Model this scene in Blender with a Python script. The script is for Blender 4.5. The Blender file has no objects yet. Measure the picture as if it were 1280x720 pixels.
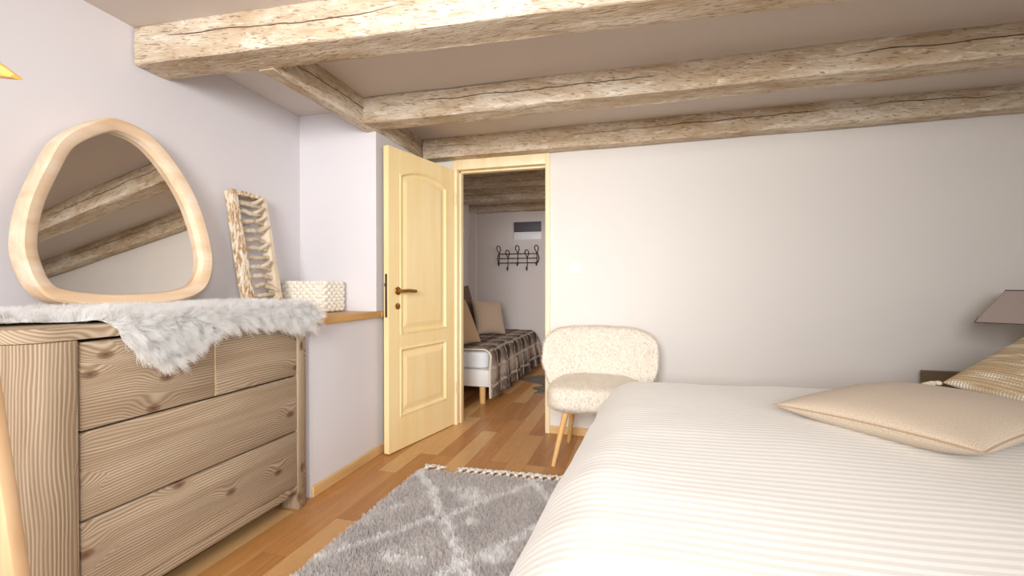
import bpy, bmesh, math, random
from mathutils import Vector, Matrix, noise
random.seed(7)
C = bpy.context.scene.collection
PI = math.pi

# ------------------------------------------------------------------ helpers
def lin(h):
    h = h.lstrip('#')
    v = [int(h[i:i+2], 16) / 255 for i in (0, 2, 4)]
    return tuple((c / 12.92 if c <= .04045 else ((c + .055) / 1.055) ** 2.4) for c in v) + (1,)

class NT:
    """small node-tree builder"""
    def __init__(self, name, rough=.6, spec=.3):
        self.m = bpy.data.materials.new(name); self.m.use_nodes = True
        self.t = self.m.node_tree; self.n = self.t.nodes
        self.b = self.n['Principled BSDF']
        self.b.inputs['Roughness'].default_value = rough
        self.b.inputs['Specular IOR Level'].default_value = spec
    def new(self, typ, **kw):
        nd = self.n.new(typ)
        for k, v in kw.items(): setattr(nd, k, v)
        return nd
    def put(self, inp, v):
        if hasattr(v, 'is_linked') or isinstance(v, bpy.types.NodeSocket): self.t.links.new(v, inp)
        else: inp.default_value = v
    def math(self, op, a, b=0., c=None, clamp=False):
        nd = self.new('ShaderNodeMath', operation=op); nd.use_clamp = clamp
        self.put(nd.inputs[0], a); self.put(nd.inputs[1], b)
        if c is not None: self.put(nd.inputs[2], c)
        return nd.outputs[0]
    def sstep(self, v, a, b, lo=0., hi=1.):
        nd = self.new('ShaderNodeMapRange', interpolation_type='SMOOTHSTEP')
        self.put(nd.inputs[0], v)
        for i, x in enumerate((a, b, lo, hi)): nd.inputs[i+1].default_value = x
        return nd.outputs[0]
    def obj(self): return self.new('ShaderNodeTexCoord').outputs['Object']
    def uv(self): return self.new('ShaderNodeTexCoord').outputs['UV']
    def sep(self, v):
        nd = self.new('ShaderNodeSeparateXYZ'); self.put(nd.inputs[0], v); return nd.outputs
    def comb(self, x=0., y=0., z=0.):
        nd = self.new('ShaderNodeCombineXYZ')
        for i, v in enumerate((x, y, z)): self.put(nd.inputs[i], v)
        return nd.outputs[0]
    def noise(self, vec, scale, detail=3., rough=.5, dist=0.):
        nd = self.new('ShaderNodeTexNoise'); self.put(nd.inputs['Vector'], vec)
        nd.inputs['Scale'].default_value = scale; nd.inputs['Detail'].default_value = detail
        nd.inputs['Roughness'].default_value = rough; nd.inputs['Distortion'].default_value = dist
        return nd.outputs['Fac']
    def scale(self, vec, s):
        nd = self.new('ShaderNodeVectorMath', operation='MULTIPLY'); self.put(nd.inputs[0], vec)
        nd.inputs[1].default_value = s; return nd.outputs[0]
    def addv(self, a, b):
        nd = self.new('ShaderNodeVectorMath', operation='ADD'); self.put(nd.inputs[0], a); self.put(nd.inputs[1], b)
        return nd.outputs[0]
    def ramp(self, v, stops):
        nd = self.new('ShaderNodeValToRGB'); self.put(nd.inputs[0], v)
        el = nd.color_ramp.elements
        while len(el) < len(stops): el.new(.5)
        for e, (p, c) in zip(el, stops): e.position = p; e.color = lin(c)
        return nd.outputs[0]
    def mix(self, f, a, b, mode='MIX'):
        nd = self.new('ShaderNodeMix', data_type='RGBA', blend_type=mode)
        self.put(nd.inputs['Factor'], f)
        for s, v in ((nd.inputs[6], a), (nd.inputs[7], b)):
            self.put(s, lin(v) if isinstance(v, str) else v)
        return nd.outputs[2]
    def col(self, v): self.put(self.b.inputs['Base Color'], lin(v) if isinstance(v, str) else v); return self
    def bump(self, h, strength=.3, dist=.01):
        nd = self.new('ShaderNodeBump'); nd.inputs['Strength'].default_value = strength
        nd.inputs['Distance'].default_value = dist; self.put(nd.inputs['Height'], h)
        self.t.links.new(nd.outputs[0], self.b.inputs['Normal']); return self
    def rand(self): return self.new('ShaderNodeObjectInfo').outputs['Random']

def obj(name, bm, mat, parent=None, smooth=True, loc=None, up=False):
    """link a bmesh (world coordinates) as ONE mesh object; origin at parent's origin or loc"""
    off = Vector((0, 0, 0))
    if parent is not None:
        p = parent
        while p is not None: off += Vector(p.location); p = p.parent
    elif loc is not None: off = Vector(loc)
    bmesh.ops.translate(bm, vec=-off, verts=bm.verts)
    bmesh.ops.recalc_face_normals(bm, faces=bm.faces)
    bm.normal_update()
    if up and sum(f.normal.z*f.calc_area() for f in bm.faces) < 0: bmesh.ops.reverse_faces(bm, faces=bm.faces)
    me = bpy.data.meshes.new(name); bm.to_mesh(me); bm.free()
    if smooth:
        me.polygons.foreach_set('use_smooth', [True] * len(me.polygons))
        try: me.set_sharp_from_angle(angle=math.radians(38))
        except Exception: pass
    o = bpy.data.objects.new(name, me); C.objects.link(o)
    if mat: me.materials.append(mat)
    if parent is not None: o.parent = parent
    elif loc is not None: o.location = loc
    return o

def tag(o, label=None, cat=None, group=None, kind=None):
    if label: o['label'] = label
    if cat: o['category'] = cat
    if group: o['group'] = group
    if kind: o['kind'] = kind
    return o
def thing(name, label, cat, loc=(0, 0, 0), group=None):
    o = bpy.data.objects.new(name, None); C.objects.link(o); o.location = loc
    o.empty_display_size = .1
    return tag(o, label, cat, group)
def struct(name, bm, mat, smooth=False, parent=None):
    return tag(obj(name, bm, mat, parent, smooth), kind='structure')

def B(): return bmesh.new()
def box(bm, x0, x1, y0, y1, z0, z1, bev=0., seg=2, M=None):
    t = bmesh.new()
    bmesh.ops.create_cube(t, size=1)
    for v in t.verts:
        v.co = Vector(((x0+x1)/2 + v.co.x*(x1-x0), (y0+y1)/2 + v.co.y*(y1-y0), (z0+z1)/2 + v.co.z*(z1-z0)))
    if bev: bmesh.ops.bevel(t, geom=t.edges[:], offset=bev, segments=seg, affect='EDGES', profile=.5)
    return merge(bm, t, M)
def merge(bm, t, M=None):
    if M is not None: bmesh.ops.transform(t, matrix=M, verts=t.verts)
    me = bpy.data.meshes.new('tmp'); t.to_mesh(me); t.free(); bm.from_mesh(me); bpy.data.meshes.remove(me)
    return bm
def prism(bm, pts, a0, a1, axis='z', bev=0., M=None):
    """extrude a 2D polygon along an axis: z:(x,y)  x:(y,z)  y:(x,z)"""
    t = bmesh.new()
    def P(p, a): return {'z': (p[0], p[1], a), 'x': (a, p[0], p[1]), 'y': (p[0], a, p[1])}[axis]
    v0 = [t.verts.new(P(p, a0)) for p in pts]; v1 = [t.verts.new(P(p, a1)) for p in pts]
    n = len(pts)
    t.faces.new(v0); t.faces.new(v1[::-1])
    for i in range(n): t.faces.new((v0[i], v0[(i+1) % n], v1[(i+1) % n], v1[i]))
    bmesh.ops.recalc_face_normals(t, faces=t.faces)
    if bev:
        caps = [e for e in t.edges if len(e.link_faces) == 2 and e.calc_face_angle(0) > .6]
        bmesh.ops.bevel(t, geom=caps, offset=bev, segments=2, affect='EDGES', profile=.5)
    return merge(bm, t, M)
def tube(bm, pts, r, n=8, closed=False, cap=True):
    """swept tube with per-point radius"""
    pts = [Vector(p) for p in pts]; N = len(pts)
    rs = r if isinstance(r, (list, tuple)) else [r]*N
    rings = []; prev = None
    for i, p in enumerate(pts):
        if closed: d = pts[(i+1) % N] - pts[i-1]
        else: d = pts[min(i+1, N-1)] - pts[max(i-1, 0)]
        d.normalize()
        if prev is None:
            a = Vector((0, 0, 1)) if abs(d.z) < .9 else Vector((1, 0, 0))
            u = d.cross(a).normalized()
        else:
            u = (prev - d*prev.dot(d)).normalized()
        prev = u; w = d.cross(u)
        rings.append([bm.verts.new(p + (u*math.cos(2*PI*k/n) + w*math.sin(2*PI*k/n))*rs[i]) for k in range(n)])
    for i in range(N if closed else N-1):
        a, b = rings[i], rings[(i+1) % N]
        if closed and i == N-1:   # align seam
            best = min(range(n), key=lambda s: (a[0].co - b[s].co).length)
            b = b[best:] + b[:best]
        for k in range(n): bm.faces.new((a[k], a[(k+1) % n], b[(k+1) % n], b[k]))
    if cap and not closed:
        bm.faces.new(rings[0][::-1]); bm.faces.new(rings[-1])
    return bm
def grid(bm, nu, nv, fn, uvfn=None, wrap_u=False):
    vs = [[bm.verts.new(fn(i/nu, j/nv)) for j in range(nv+1)] for i in range(nu if wrap_u else nu+1)]
    uvl = bm.loops.layers.uv.verify() if uvfn else None
    for i in range(nu):
        for j in range(nv):
            i2 = (i+1) % nu if wrap_u else i+1
            f = bm.faces.new((vs[i][j], vs[i2][j], vs[i2][j+1], vs[i][j+1]))
            if uvfn:
                for l, (a, b) in zip(f.loops, ((i, j), (i+1, j), (i+1, j+1), (i, j+1))): l[uvl].uv = uvfn(a/nu, b/nv)
    return bm
def sbox(bm, c, h, p=6., n=14, M=None, fn=None):
    """rounded super-box about centre c with half sizes h; fn may bend each point"""
    t = bmesh.new()
    bmesh.ops.create_cube(t, size=2)
    bmesh.ops.subdivide_edges(t, edges=t.edges[:], cuts=n, use_grid_fill=True)
    for v in t.verts:
        x = v.co
        q = Vector([math.copysign(abs(math.sin(k*PI/2*.96))/math.sin(PI/2*.96), k) for k in x])
        s = (abs(q.x)**p + abs(q.y)**p + abs(q.z)**p) ** (-1/p)
        q *= s
        w = Vector((q.x*h[0], q.y*h[1], q.z*h[2]))
        if fn: w = fn(w, q)
        v.co = w + Vector(c)
    return merge(bm, t, M)
def lathe(bm, prof, c, axis='z', n=20, M=None):
    t = bmesh.new()
    rings = []
    for r, a in prof:
        ring = []
        for k in range(n):
            x, y = r*math.cos(2*PI*k/n), r*math.sin(2*PI*k/n)
            ring.append(t.verts.new({'z': (x, y, a), 'x': (a, x, y), 'y': (x, a, y)}[axis]))
        rings.append(ring)
    for a, b in zip(rings, rings[1:]):
        for k in range(n): t.faces.new((a[k], a[(k+1) % n], b[(k+1) % n], b[k]))
    t.faces.new(rings[0][::-1]); t.faces.new(rings[-1])
    bmesh.ops.translate(t, vec=c, verts=t.verts)
    return merge(bm, t, M)
def smooth_closed(pts, n):
    """closed Catmull-Rom resample"""
    out = []; N = len(pts)
    for i in range(N):
        p0, p1, p2, p3 = (Vector(pts[(i+k) % N]) for k in (-1, 0, 1, 2))
        for k in range(n):
            t = k/n
            out.append(.5*((2*p1) + (p2-p0)*t + (2*p0-5*p1+4*p2-p3)*t*t + (3*p1-p0-3*p2+p3)*t**3))
    return out
def smooth_open(pts, n):
    pts = [Vector(p) for p in pts]; out = []
    for i in range(len(pts)-1):
        p0 = pts[max(i-1, 0)]; p1 = pts[i]; p2 = pts[i+1]; p3 = pts[min(i+2, len(pts)-1)]
        for k in range(n):
            t = k/n
            out.append(.5*((2*p1) + (p2-p0)*t + (2*p0-5*p1+4*p2-p3)*t*t + (3*p1-p0-3*p2+p3)*t**3))
    return out + [pts[-1]]
def fbm(p, s): return noise.noise(Vector(p)*s)

# ------------------------------------------------------------------ materials
def m_plain(name, c, rough=.6, spec=.3, metal=0., var=.04, scale=6., bump=0., bs=60.):
    t = NT(name, rough, spec); o = t.obj()
    f = t.noise(o, scale, 3.)
    dark = tuple(x*(1-var*3) for x in lin(c)[:3]) + (1,)
    t.col(t.mix(f, dark, tuple(min(1, x*(1+var)) for x in lin(c)[:3]) + (1,)))
    t.b.inputs['Metallic'].default_value = metal
    if bump: t.bump(t.noise(o, bs, 3.), bump, .003)
    return t.m
def m_rustic(name, along, dark=1.):
    """brushed, white-washed pine with knots, grain running along one axis"""
    t = NT(name, .75, .15); x, y, z = t.sep(t.obj()); r = t.math('MULTIPLY', t.rand(), 17.)
    if along == 'y': a, c = y, t.math('MULTIPLY_ADD', x, .8, z)
    elif along == 'z': a, c = z, t.math('MULTIPLY_ADD', x, .9, y)
    else: a, c = x, t.math('MULTIPLY_ADD', y, .8, z)
    a = t.math('ADD', a, r); c = t.math('ADD', c, t.math('MULTIPLY', r, 1.7))
    v = t.new('ShaderNodeTexVoronoi', voronoi_dimensions='2D', feature='F1')
    t.put(v.inputs['Vector'], t.comb(t.math('MULTIPLY', a, .55), c)); v.inputs['Scale'].default_value = 6.6
    v.inputs['Randomness'].default_value = .9
    d = v.outputs['Distance']
    pick = t.math('GREATER_THAN', t.sep(v.outputs['Color'])[0], .38)
    k = t.math('MULTIPLY', t.sstep(d, 0., .42, 1., 0.), pick)
    wob = t.noise(t.comb(t.math('MULTIPLY', a, 1.3), t.math('MULTIPLY', c, 4.)), 1., 2.)
    wob2 = t.noise(t.comb(t.math('MULTIPLY', a, 7.), t.math('MULTIPLY', c, 14.)), 1., 2.)
    g = t.math('MULTIPLY_ADD', wob, .085, c); g = t.math('MULTIPLY_ADD', wob2, .006, g)
    g = t.math('MULTIPLY_ADD', k, .034, g)
    ring = t.math('MULTIPLY_ADD', t.math('SINE', t.math('MULTIPLY', g, 2*PI*105)), .5, .5)
    ring = t.math('POWER', ring, 1.7)
    band = t.sstep(t.noise(t.comb(t.math('MULTIPLY', a, 1.1), t.math('MULTIPLY', g, 22.)), 1., 2.), .32, .62, .30, 1.)
    ring = t.math('MULTIPLY', ring, band)
    fib = t.noise(t.comb(t.math('MULTIPLY', a, 5.), t.math('MULTIPLY', c, 190.)), 1., 2.)
    broad = t.noise(t.comb(t.math('MULTIPLY', a, .9), t.math('MULTIPLY', c, 7.)), 1., 3.)
    base = t.ramp(broad, [(.25, '#785e47'), (.5, '#947a5f'), (.72, '#b29d83')])
    colr = t.mix(t.math('MULTIPLY', ring, .58), base, '#d3c4ae')
    colr = t.mix(t.sstep(ring, .12, 0., 0., .5), colr, '#75593f')
    colr = t.mix(t.math('MULTIPLY', fib, .38), colr, '#c9b8a0')
    kn = t.math('MULTIPLY', t.sstep(d, .055, .12, 1., 0.), pick)
    colr = t.mix(t.math('MULTIPLY', kn, .75), colr, '#6d4f38')
    kc = t.math('MULTIPLY', t.sstep(d, .0, .05, 1., 0.), pick)
    colr = t.mix(t.math('MULTIPLY', kc, .6), colr, '#4c3424')
    if dark != 1.: colr = t.mix(1., colr, (dark, dark*.97, dark*.93, 1), 'MULTIPLY')
    t.col(colr); t.bump(t.math('MULTIPLY_ADD', fib, .3, ring), .35, .003)
    return t.m
def m_wood(name, along, c0, c1, c2, rough=.45, fs=60., spec=.35):
    """plain smooth timber"""
    t = NT(name, rough, spec); s = list(t.sep(t.obj())); i = 'xyz'.index(along)
    r = t.math('MULTIPLY', t.rand(), 9.)
    s = [t.math('ADD', q, r) for q in s]
    v = t.comb(*[t.math('MULTIPLY', q, 1.2 if j == i else 14.) for j, q in enumerate(s)])
    f = t.noise(v, 1., 3., .55, .4)
    vf = t.comb(*[t.math('MULTIPLY', q, 3. if j == i else fs*2) for j, q in enumerate(s)])
    g = t.noise(vf, 1., 2.)
    col = t.ramp(f, [(.3, c0), (.5, c1), (.7, c2)])
    col = t.mix(t.math('MULTIPLY', g, .18), col, c0)
    t.col(col); t.bump(g, .06, .002)
    return t.m
def m_beam(name, dark=0., cz=.0):
    """hand-hewn beam, lime-washed, pitted; local x runs along the beam"""
    t = NT(name, .85, .12); x, y, z = t.sep(t.obj()); r = t.math('MULTIPLY', t.rand(), 23.)
    xa = t.math('ADD', x, r)
    v = t.comb(t.math('MULTIPLY', xa, 9.), t.math('MULTIPLY', y, 42.), t.math('MULTIPLY', z, 42.))
    vb = t.comb(t.math('MULTIPLY', xa, 2.6), t.math('MULTIPLY', y, 9.), t.math('MULTIPLY', z, 9.))
    vs = t.comb(t.math('MULTIPLY', xa, 15.), t.math('MULTIPLY', t.math('MULTIPLY_ADD', xa, .25, t.math('ADD', y, z)), 95.), t.math('MULTIPLY', t.math('SUBTRACT', z, y), 95.))
    n1 = t.noise(v, 1., 4., .6, .8); n2 = t.noise(vb, 1., 3., .5, .5); n3 = t.noise(vs, 1., 2., .5, .6)
    col = t.ramp(n2, [(.3, '#bfa687'), (.5, '#d3c1a9'), (.7, '#e5d9c7')])
    col = t.mix(t.sstep(n1, .50, .68, 0., .6), col, '#b39878')
    col = t.mix(t.sstep(n3, .56, .69, 0., .72), col, '#836749')
    col = t.mix(t.sstep(n1, .42, .33, 0., .6), col, '#f3ecdf')
    # long drying crack
    cr = t.math('ABSOLUTE', t.math('ADD', t.math('MULTIPLY_ADD', t.noise(t.comb(t.math('MULTIPLY', xa, 1.3)), 1., 4., .6), .10, -.05+cz), t.math('MULTIPLY', z, -1.)))
    gate = t.sstep(t.noise(t.comb(t.math('MULTIPLY', xa, .9), 3.1), 1., 1.), .44, .56)
    crk = t.math('MULTIPLY', t.sstep(cr, .0008, .0032, 1., 0.), gate)
    col = t.mix(t.math('MULTIPLY', crk, .85), col, '#3c2e22')
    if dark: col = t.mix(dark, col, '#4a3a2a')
    t.col(col)
    h = t.math('ADD', t.math('MULTIPLY', n1, .6), t.math('MULTIPLY', n3, -.5)); h = t.math('MULTIPLY_ADD', crk, -.8, h)
    t.bump(h, .8, .012)
    return t.m
def m_wall(name, c, bump=.06):
    t = NT(name, .9, .12); o = t.obj()
    f = t.noise(o, 1.1, 4., .6)
    a = lin(c); d = tuple(x*.94 for x in a[:3]) + (1,)
    t.col(t.mix(f, d, a)); t.bump(t.noise(o, 45., 5., .7), bump, .004); return t.m
def m_floor():
    t = NT('oak_floor', .34, .4); x, y, z = t.sep(t.obj())
    nd = t.new('ShaderNodeTexBrick'); nd.offset = .37; nd.offset_frequency = 3; nd.squash = 1.
    t.put(nd.inputs['Vector'], t.comb(t.math('ADD', y, 3.31), t.math('ADD', x, 5.03)))
    for k, v in (('Scale', 1.), ('Brick Width', .86), ('Row Height', .118), ('Mortar Size', .0009), ('Mortar Smooth', .1), ('Bias', 0.)): nd.inputs[k].default_value = v
    nd.inputs['Color1'].default_value = (0, 0, 0, 1); nd.inputs['Color2'].default_value = (1, 1, 1, 1); nd.inputs['Mortar'].default_value = (.5, .5, .5, 1)
    f = t.sep(nd.outputs['Color'])[0]
    sh = t.math('MULTIPLY', f, 31.)
    v = t.comb(t.math('MULTIPLY', t.math('ADD', x, sh), 17.), t.math('MULTIPLY', t.math('ADD', y, sh), 1.3))
    g1 = t.noise(v, 1., 4., .6, 1.6)
    vf = t.comb(t.math('MULTIPLY', x, 260.), t.math('MULTIPLY', y, 7.)); g2 = t.noise(vf, 1., 2.)
    ring = t.math('MULTIPLY_ADD', t.math('SINE', t.math('MULTIPLY', g1, 60.)), .5, .5)
    col = t.ramp(f, [(0., '#b57c46'), (.3, '#c68c52'), (.62, '#d5a066'), (1., '#e3b880')])
    col = t.mix(t.math('MULTIPLY', ring, .20), col, '#8a572b')
    col = t.mix(t.sstep(g1, .45, .7, 0., .35), col, '#d9ab72')
    col = t.mix(t.math('MULTIPLY', g2, .22), col, '#8f5f33')
    col = t.mix(t.math('MULTIPLY', nd.outputs['Fac'], .6), col, '#5f3d20')
    t.col(col); t.bump(g2, .03, .001); return t.m
def m_fabric(name, c0, c1, sx=420., sy=420., bump=.25, coarse=None, c2=None):
    """woven cloth in UV metres"""
    t = NT(name, .95, .1); u, v, _ = t.sep(t.uv())
    a = t.math('MULTIPLY_ADD', t.math('SINE', t.math('MULTIPLY', u, sx*2)), .5, .5)
    b = t.math('MULTIPLY_ADD', t.math('SINE', t.math('MULTIPLY', v, sy*2)), .5, .5)
    w = t.math('MULTIPLY', a, b)
    n = t.noise(t.comb(t.math('MULTIPLY', u, sx*.5), t.math('MULTIPLY', v, sy*.5)), 1., 2.)
    f = t.math('MULTIPLY_ADD', n, .9, t.math('MULTIPLY', w, .18))
    col = t.ramp(f, [(.2, c0), (.75, c1)])
    t.col(col); t.bump(w, bump, .003)
    t.b.inputs['Sheen Weight'].default_value = .15
    return t.m
def strand(t, col, k=.55):
    """thin fibres let some light through"""
    t.col(col)
    tr = t.new('ShaderNodeBsdfTranslucent'); t.put(tr.inputs['Color'], col)
    mx = t.new('ShaderNodeMixShader'); mx.inputs[0].default_value = k
    t.t.links.new(t.b.outputs[0], mx.inputs[1]); t.t.links.new(tr.outputs[0], mx.inputs[2])
    t.t.links.new(mx.outputs[0], t.n['Material Output'].inputs['Surface'])
def m_hair(name, root, tip, rough=.7):
    t = NT(name, rough, .2)
    hi = t.new('ShaderNodeHairInfo')
    f = t.math('MULTIPLY_ADD', hi.outputs['Intercept'], .75, t.math('MULTIPLY', hi.outputs['Random'], .25))
    strand(t, t.mix(f, root, tip))
    return t.m

WALL = m_wall('wall_paint', '#e2dee1')
WALLW = m_wall('wall_paint_warm', '#e9e4df')
CEIL = m_wall('ceiling_paint', '#dcd2ca')
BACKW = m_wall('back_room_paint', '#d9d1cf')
FLOOR = m_floor()
RUST_Y = m_rustic('rustic_pine_along', 'y'); RUST_Z = m_rustic('rustic_pine_upright', 'z')
RUST_DK = m_rustic('aged_brown_wood', 'x', .5)
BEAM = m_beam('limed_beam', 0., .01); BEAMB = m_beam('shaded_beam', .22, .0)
DOORM = m_wood('cream_door', 'z', '#f4da9f', '#f7dfa9', '#f9e4b4', .42, 30.)
FRAMEM = m_wood('cream_door_frame', 'z', '#f3dcae', '#f8e5bd', '#fbecca', .42, 30.)
PINE = m_wood('light_pine', 'y', '#d6b184', '#e6c9a0', '#f0dcbb', .5, 40.)
PINE_Z = m_wood('light_pine_upright', 'z', '#a8835c', '#b59470', '#c2a584', .45, 40.)
SILL = m_wood('oak_ledge', 'y', '#c79758', '#d8ab6b', '#e2bb80', .45, 40.)
SKIRT = m_wood('oak_skirting', 'y', '#cda26a', '#dcb680', '#e5c493', .5, 40.)
BEECH = m_wood('beech_leg', 'z', '#d9a765', '#e6ba7b', '#eec78d', .45, 40.)
MIRW = m_wood('mirror_frame_wood', 'y', '#dcb994', '#e8cdae', '#f0dfc9', .5, 30.)
BRASS = m_plain('aged_brass', '#a5793c', .35, .5, .9, .08)
DARKMET = m_plain('dark_metal', '#5a5047', .4, .5, .7)
IRON = m_plain('wrought_iron', '#4a3a2e', .5, .4, .6)
WHITEP = m_plain('white_plastic', '#e8e9eb', .4, .4, 0., .01)
WHITEW = m_plain('white_laminate', '#eeebe6', .5, .3, 0., .02)
SHEET = m_plain('white_sheet', '#eef0f4', .9, .1, 0., .03, 9.)
GREYP = m_plain('grey_panel', '#5d5a62', .5)
BLACK = m_plain('black_gap', '#14100c', .9)

# ------------------------------------------------------------------ room shell
XN, XW, YJ, YW, XR = -2.21, -1.63, 2.605, 3.34, 2.36   # niche wall, pier face, niche jamb, door wall, right wall
def zc(y): return 2.312 - .0333*y                        # the ceiling dips slightly towards the door wall
def slab(pts, t=.12):
    bm = B(); v = [bm.verts.new(p) for p in pts]; w = [bm.verts.new((p[0], p[1], p[2]+t)) for p in pts]
    bm.faces.new(v); bm.faces.new(w[::-1])
    for i in range(4): bm.faces.new((v[i], v[(i+1) % 4], w[(i+1) % 4], w[i]))
    return bm
struct('floor', box(B(), -2.6, 2.6, -1.9, 6.3, -.1, 0), FLOOR)
struct('ceiling', slab([(-2.35, -1.9, zc(-1.9)), (2.55, -1.9, zc(-1.9)), (2.55, 3.40, zc(3.40)), (-2.35, 3.40, zc(3.40))]), CEIL)
struct('ceiling', box(B(), -2.6, 2.6, 3.40, 6.3, 2.25, 2.40), CEIL)
struct('wall_left', box(B(), XN-.12, XN, -1.9, YW+.1, 0, 2.45), WALL)
bm = B(); box(bm, XN, XW, YJ, YW+.02, 0, 2.45); struct('wall_left_pier', bm, WALL)
struct('wall_left_low', box(B(), XN, XW, 1.99, YJ, 0, .888), WALL)
DX0, DX1, DZ = -1.42, -.64, 2.062
bm = B(); box(bm, -2.45, DX0+.03, YW, YW+.1, 0, 2.45); box(bm, DX1-.03, 2.54, YW, YW+.1, 0, 2.45); box(bm, DX0+.03, DX1-.03, YW, YW+.1, DZ-.03, 2.45)
struct('wall_back', bm, WALLW)
struct('wall_right', box(B(), XR, XR+.12, -1.9, YW+.1, 0, 2.45), WALLW)
# back room
struct('wall_back_room_left', box(B(), -2.42, -2.30, YW+.1, 6.2, 0, 2.3), BACKW)
struct('wall_back_room_end', box(B(), -2.42, 2.5, 6.10, 6.22, 0, 2.3), BACKW)
struct('wall_back_room_right', box(B(), .9, 1.0, YW+.1, 6.1, 0, 2.3), BACKW)
bm = B(); box(bm, -2.30, -2.20, 6.0, 6.10, 0, 1.74, .004); box(bm, -2.30, -2.215, 6.03, 6.10, 1.74, 2.15)
struct('trim_1', bm, BACKW)
# skirting
def skirt(name, x0, x1, y0, y1, h=.058):
    struct(name, box(B(), x0, x1, y0, y1, 0, h, .004), SKIRT)
skirt('baseboard_left', XW, XW+.014, 1.995, YW)
skirt('baseboard_back', DX1+.005, XR, YW-.014, YW)
skirt('baseboard_back_room_end', -2.2, .9, 6.086, 6.10, .07)
skirt('baseboard_right', XR-.014, XR, -1.9, YW-.014)

# ledge on the low wall
bm = B(); box(bm, XN, XW+.035, 1.992, YJ-.001, .888, .925, .003); box(bm, XW+.0, XW+.035, YJ-.002, YJ+.04, .888, .925, .003)
tag(obj('ledge_board', bm, SILL, loc=(XN, 2.3, .888)), 'light oak ledge board on the low wall under the rope basket', 'ledge')

# ------------------------------------------------------------------ beams
def beam(name, p0, p1, w, h, mat, label, group, seed=0, amp=.006, hew=1.):
    """p0,p1 : centre line of the beam; local x along it"""
    p0, p1 = Vector(p0), Vector(p1); L = (p1-p0).length; N = int(L/.035); R = .013
    base = []
    for cx, cz, a0 in ((w/2-R, h/2-R, 0), (-w/2+R, h/2-R, 90), (-w/2+R, -h/2+R, 180), (w/2-R, -h/2+R, 270)):
        for k in range(4):
            a = math.radians(a0 + 30*k); base.append((cx + R*math.cos(a), cz + R*math.sin(a), math.cos(a), math.sin(a)))
    ring = []
    for i in range(16):       # add points between the corners
        a, b = base[i], base[(i+1) % 16]
        ring.append(a)
        d = math.hypot(b[0]-a[0], b[1]-a[1])
        if d > .03:
            for k in range(1, 5): t = k/5; ring.append(tuple(a[j]*(1-t)+b[j]*t for j in range(4)))
    n = len(ring); bm = B(); rows = []
    for i in range(N+1):
        x = L*i/N; row = []
        for (y, z, ny, nz) in ring:
            q = Vector((x*2.2+seed*9, y*9, z*9))
            d = amp*(noise.noise(q) + .7*noise.noise(q*2.7)) + .008*noise.noise(Vector((x*.9+seed*5, round(ny), round(nz))))
            row.append(bm.verts.new((x, y+ny*d*hew, z+nz*d*hew)))
        rows.append(row)
    for a, b in zip(rows, rows[1:]):
        for k in range(n): bm.faces.new((a[k], a[(k+1) % n], b[(k+1) % n], b[k]))
    bm.faces.new(rows[0][::-1]); bm.faces.new(rows[-1])
    o = obj(name, bm, mat)
    d = (p1-p0).normalized(); yv = Vector((0, 0, 1)).cross(d).normalized(); zv = d.cross(yv)
    o.matrix_world = Matrix.Translation(p0) @ Matrix((d, yv, zv)).transposed().to_4x4()
    tag(o, label, 'beam', group); o.rotation_mode = 'XYZ'
    return o
G = 'whitewashed beams across the bedroom ceiling'
beam('ceiling_beam', (-2.205, 1.637, 2.175), (XR, 1.91, 2.185), .175, .17, BEAM, 'thick whitewashed beam nearest the camera, crossing the top of the ceiling from the mirror wall', G, 1)
beam('ceiling_beam', (-1.625, 2.53, 2.155), (XR, 2.60, 2.165), .165, .15, BEAM, 'whitewashed middle beam butting into the side joist, with dark cracked face', G, 2)
beam('ceiling_beam', (-1.605, 3.272, 2.130), (XR, 3.270, 2.155), .115, .155, BEAM, 'whitewashed beam lying along the top of the door wall above the door', G, 3, .004)
beam('ceiling_joist', (-1.660, 1.74, 2.165), (-1.660, 3.335, 2.150), .09, .165, BEAM, 'short whitewashed joist running front to back over the niche edge, joining the three cross beams', None, 4, .004)
G = 'darker beams in the room behind the door'
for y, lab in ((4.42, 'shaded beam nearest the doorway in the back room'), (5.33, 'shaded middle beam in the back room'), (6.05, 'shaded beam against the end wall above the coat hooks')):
    beam('ceiling_beam', (-2.30, y, 2.175), (.9, y+.02, 2.175), .17 if y < 6 else .10, .17, BEAMB, lab, G, y)

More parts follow.
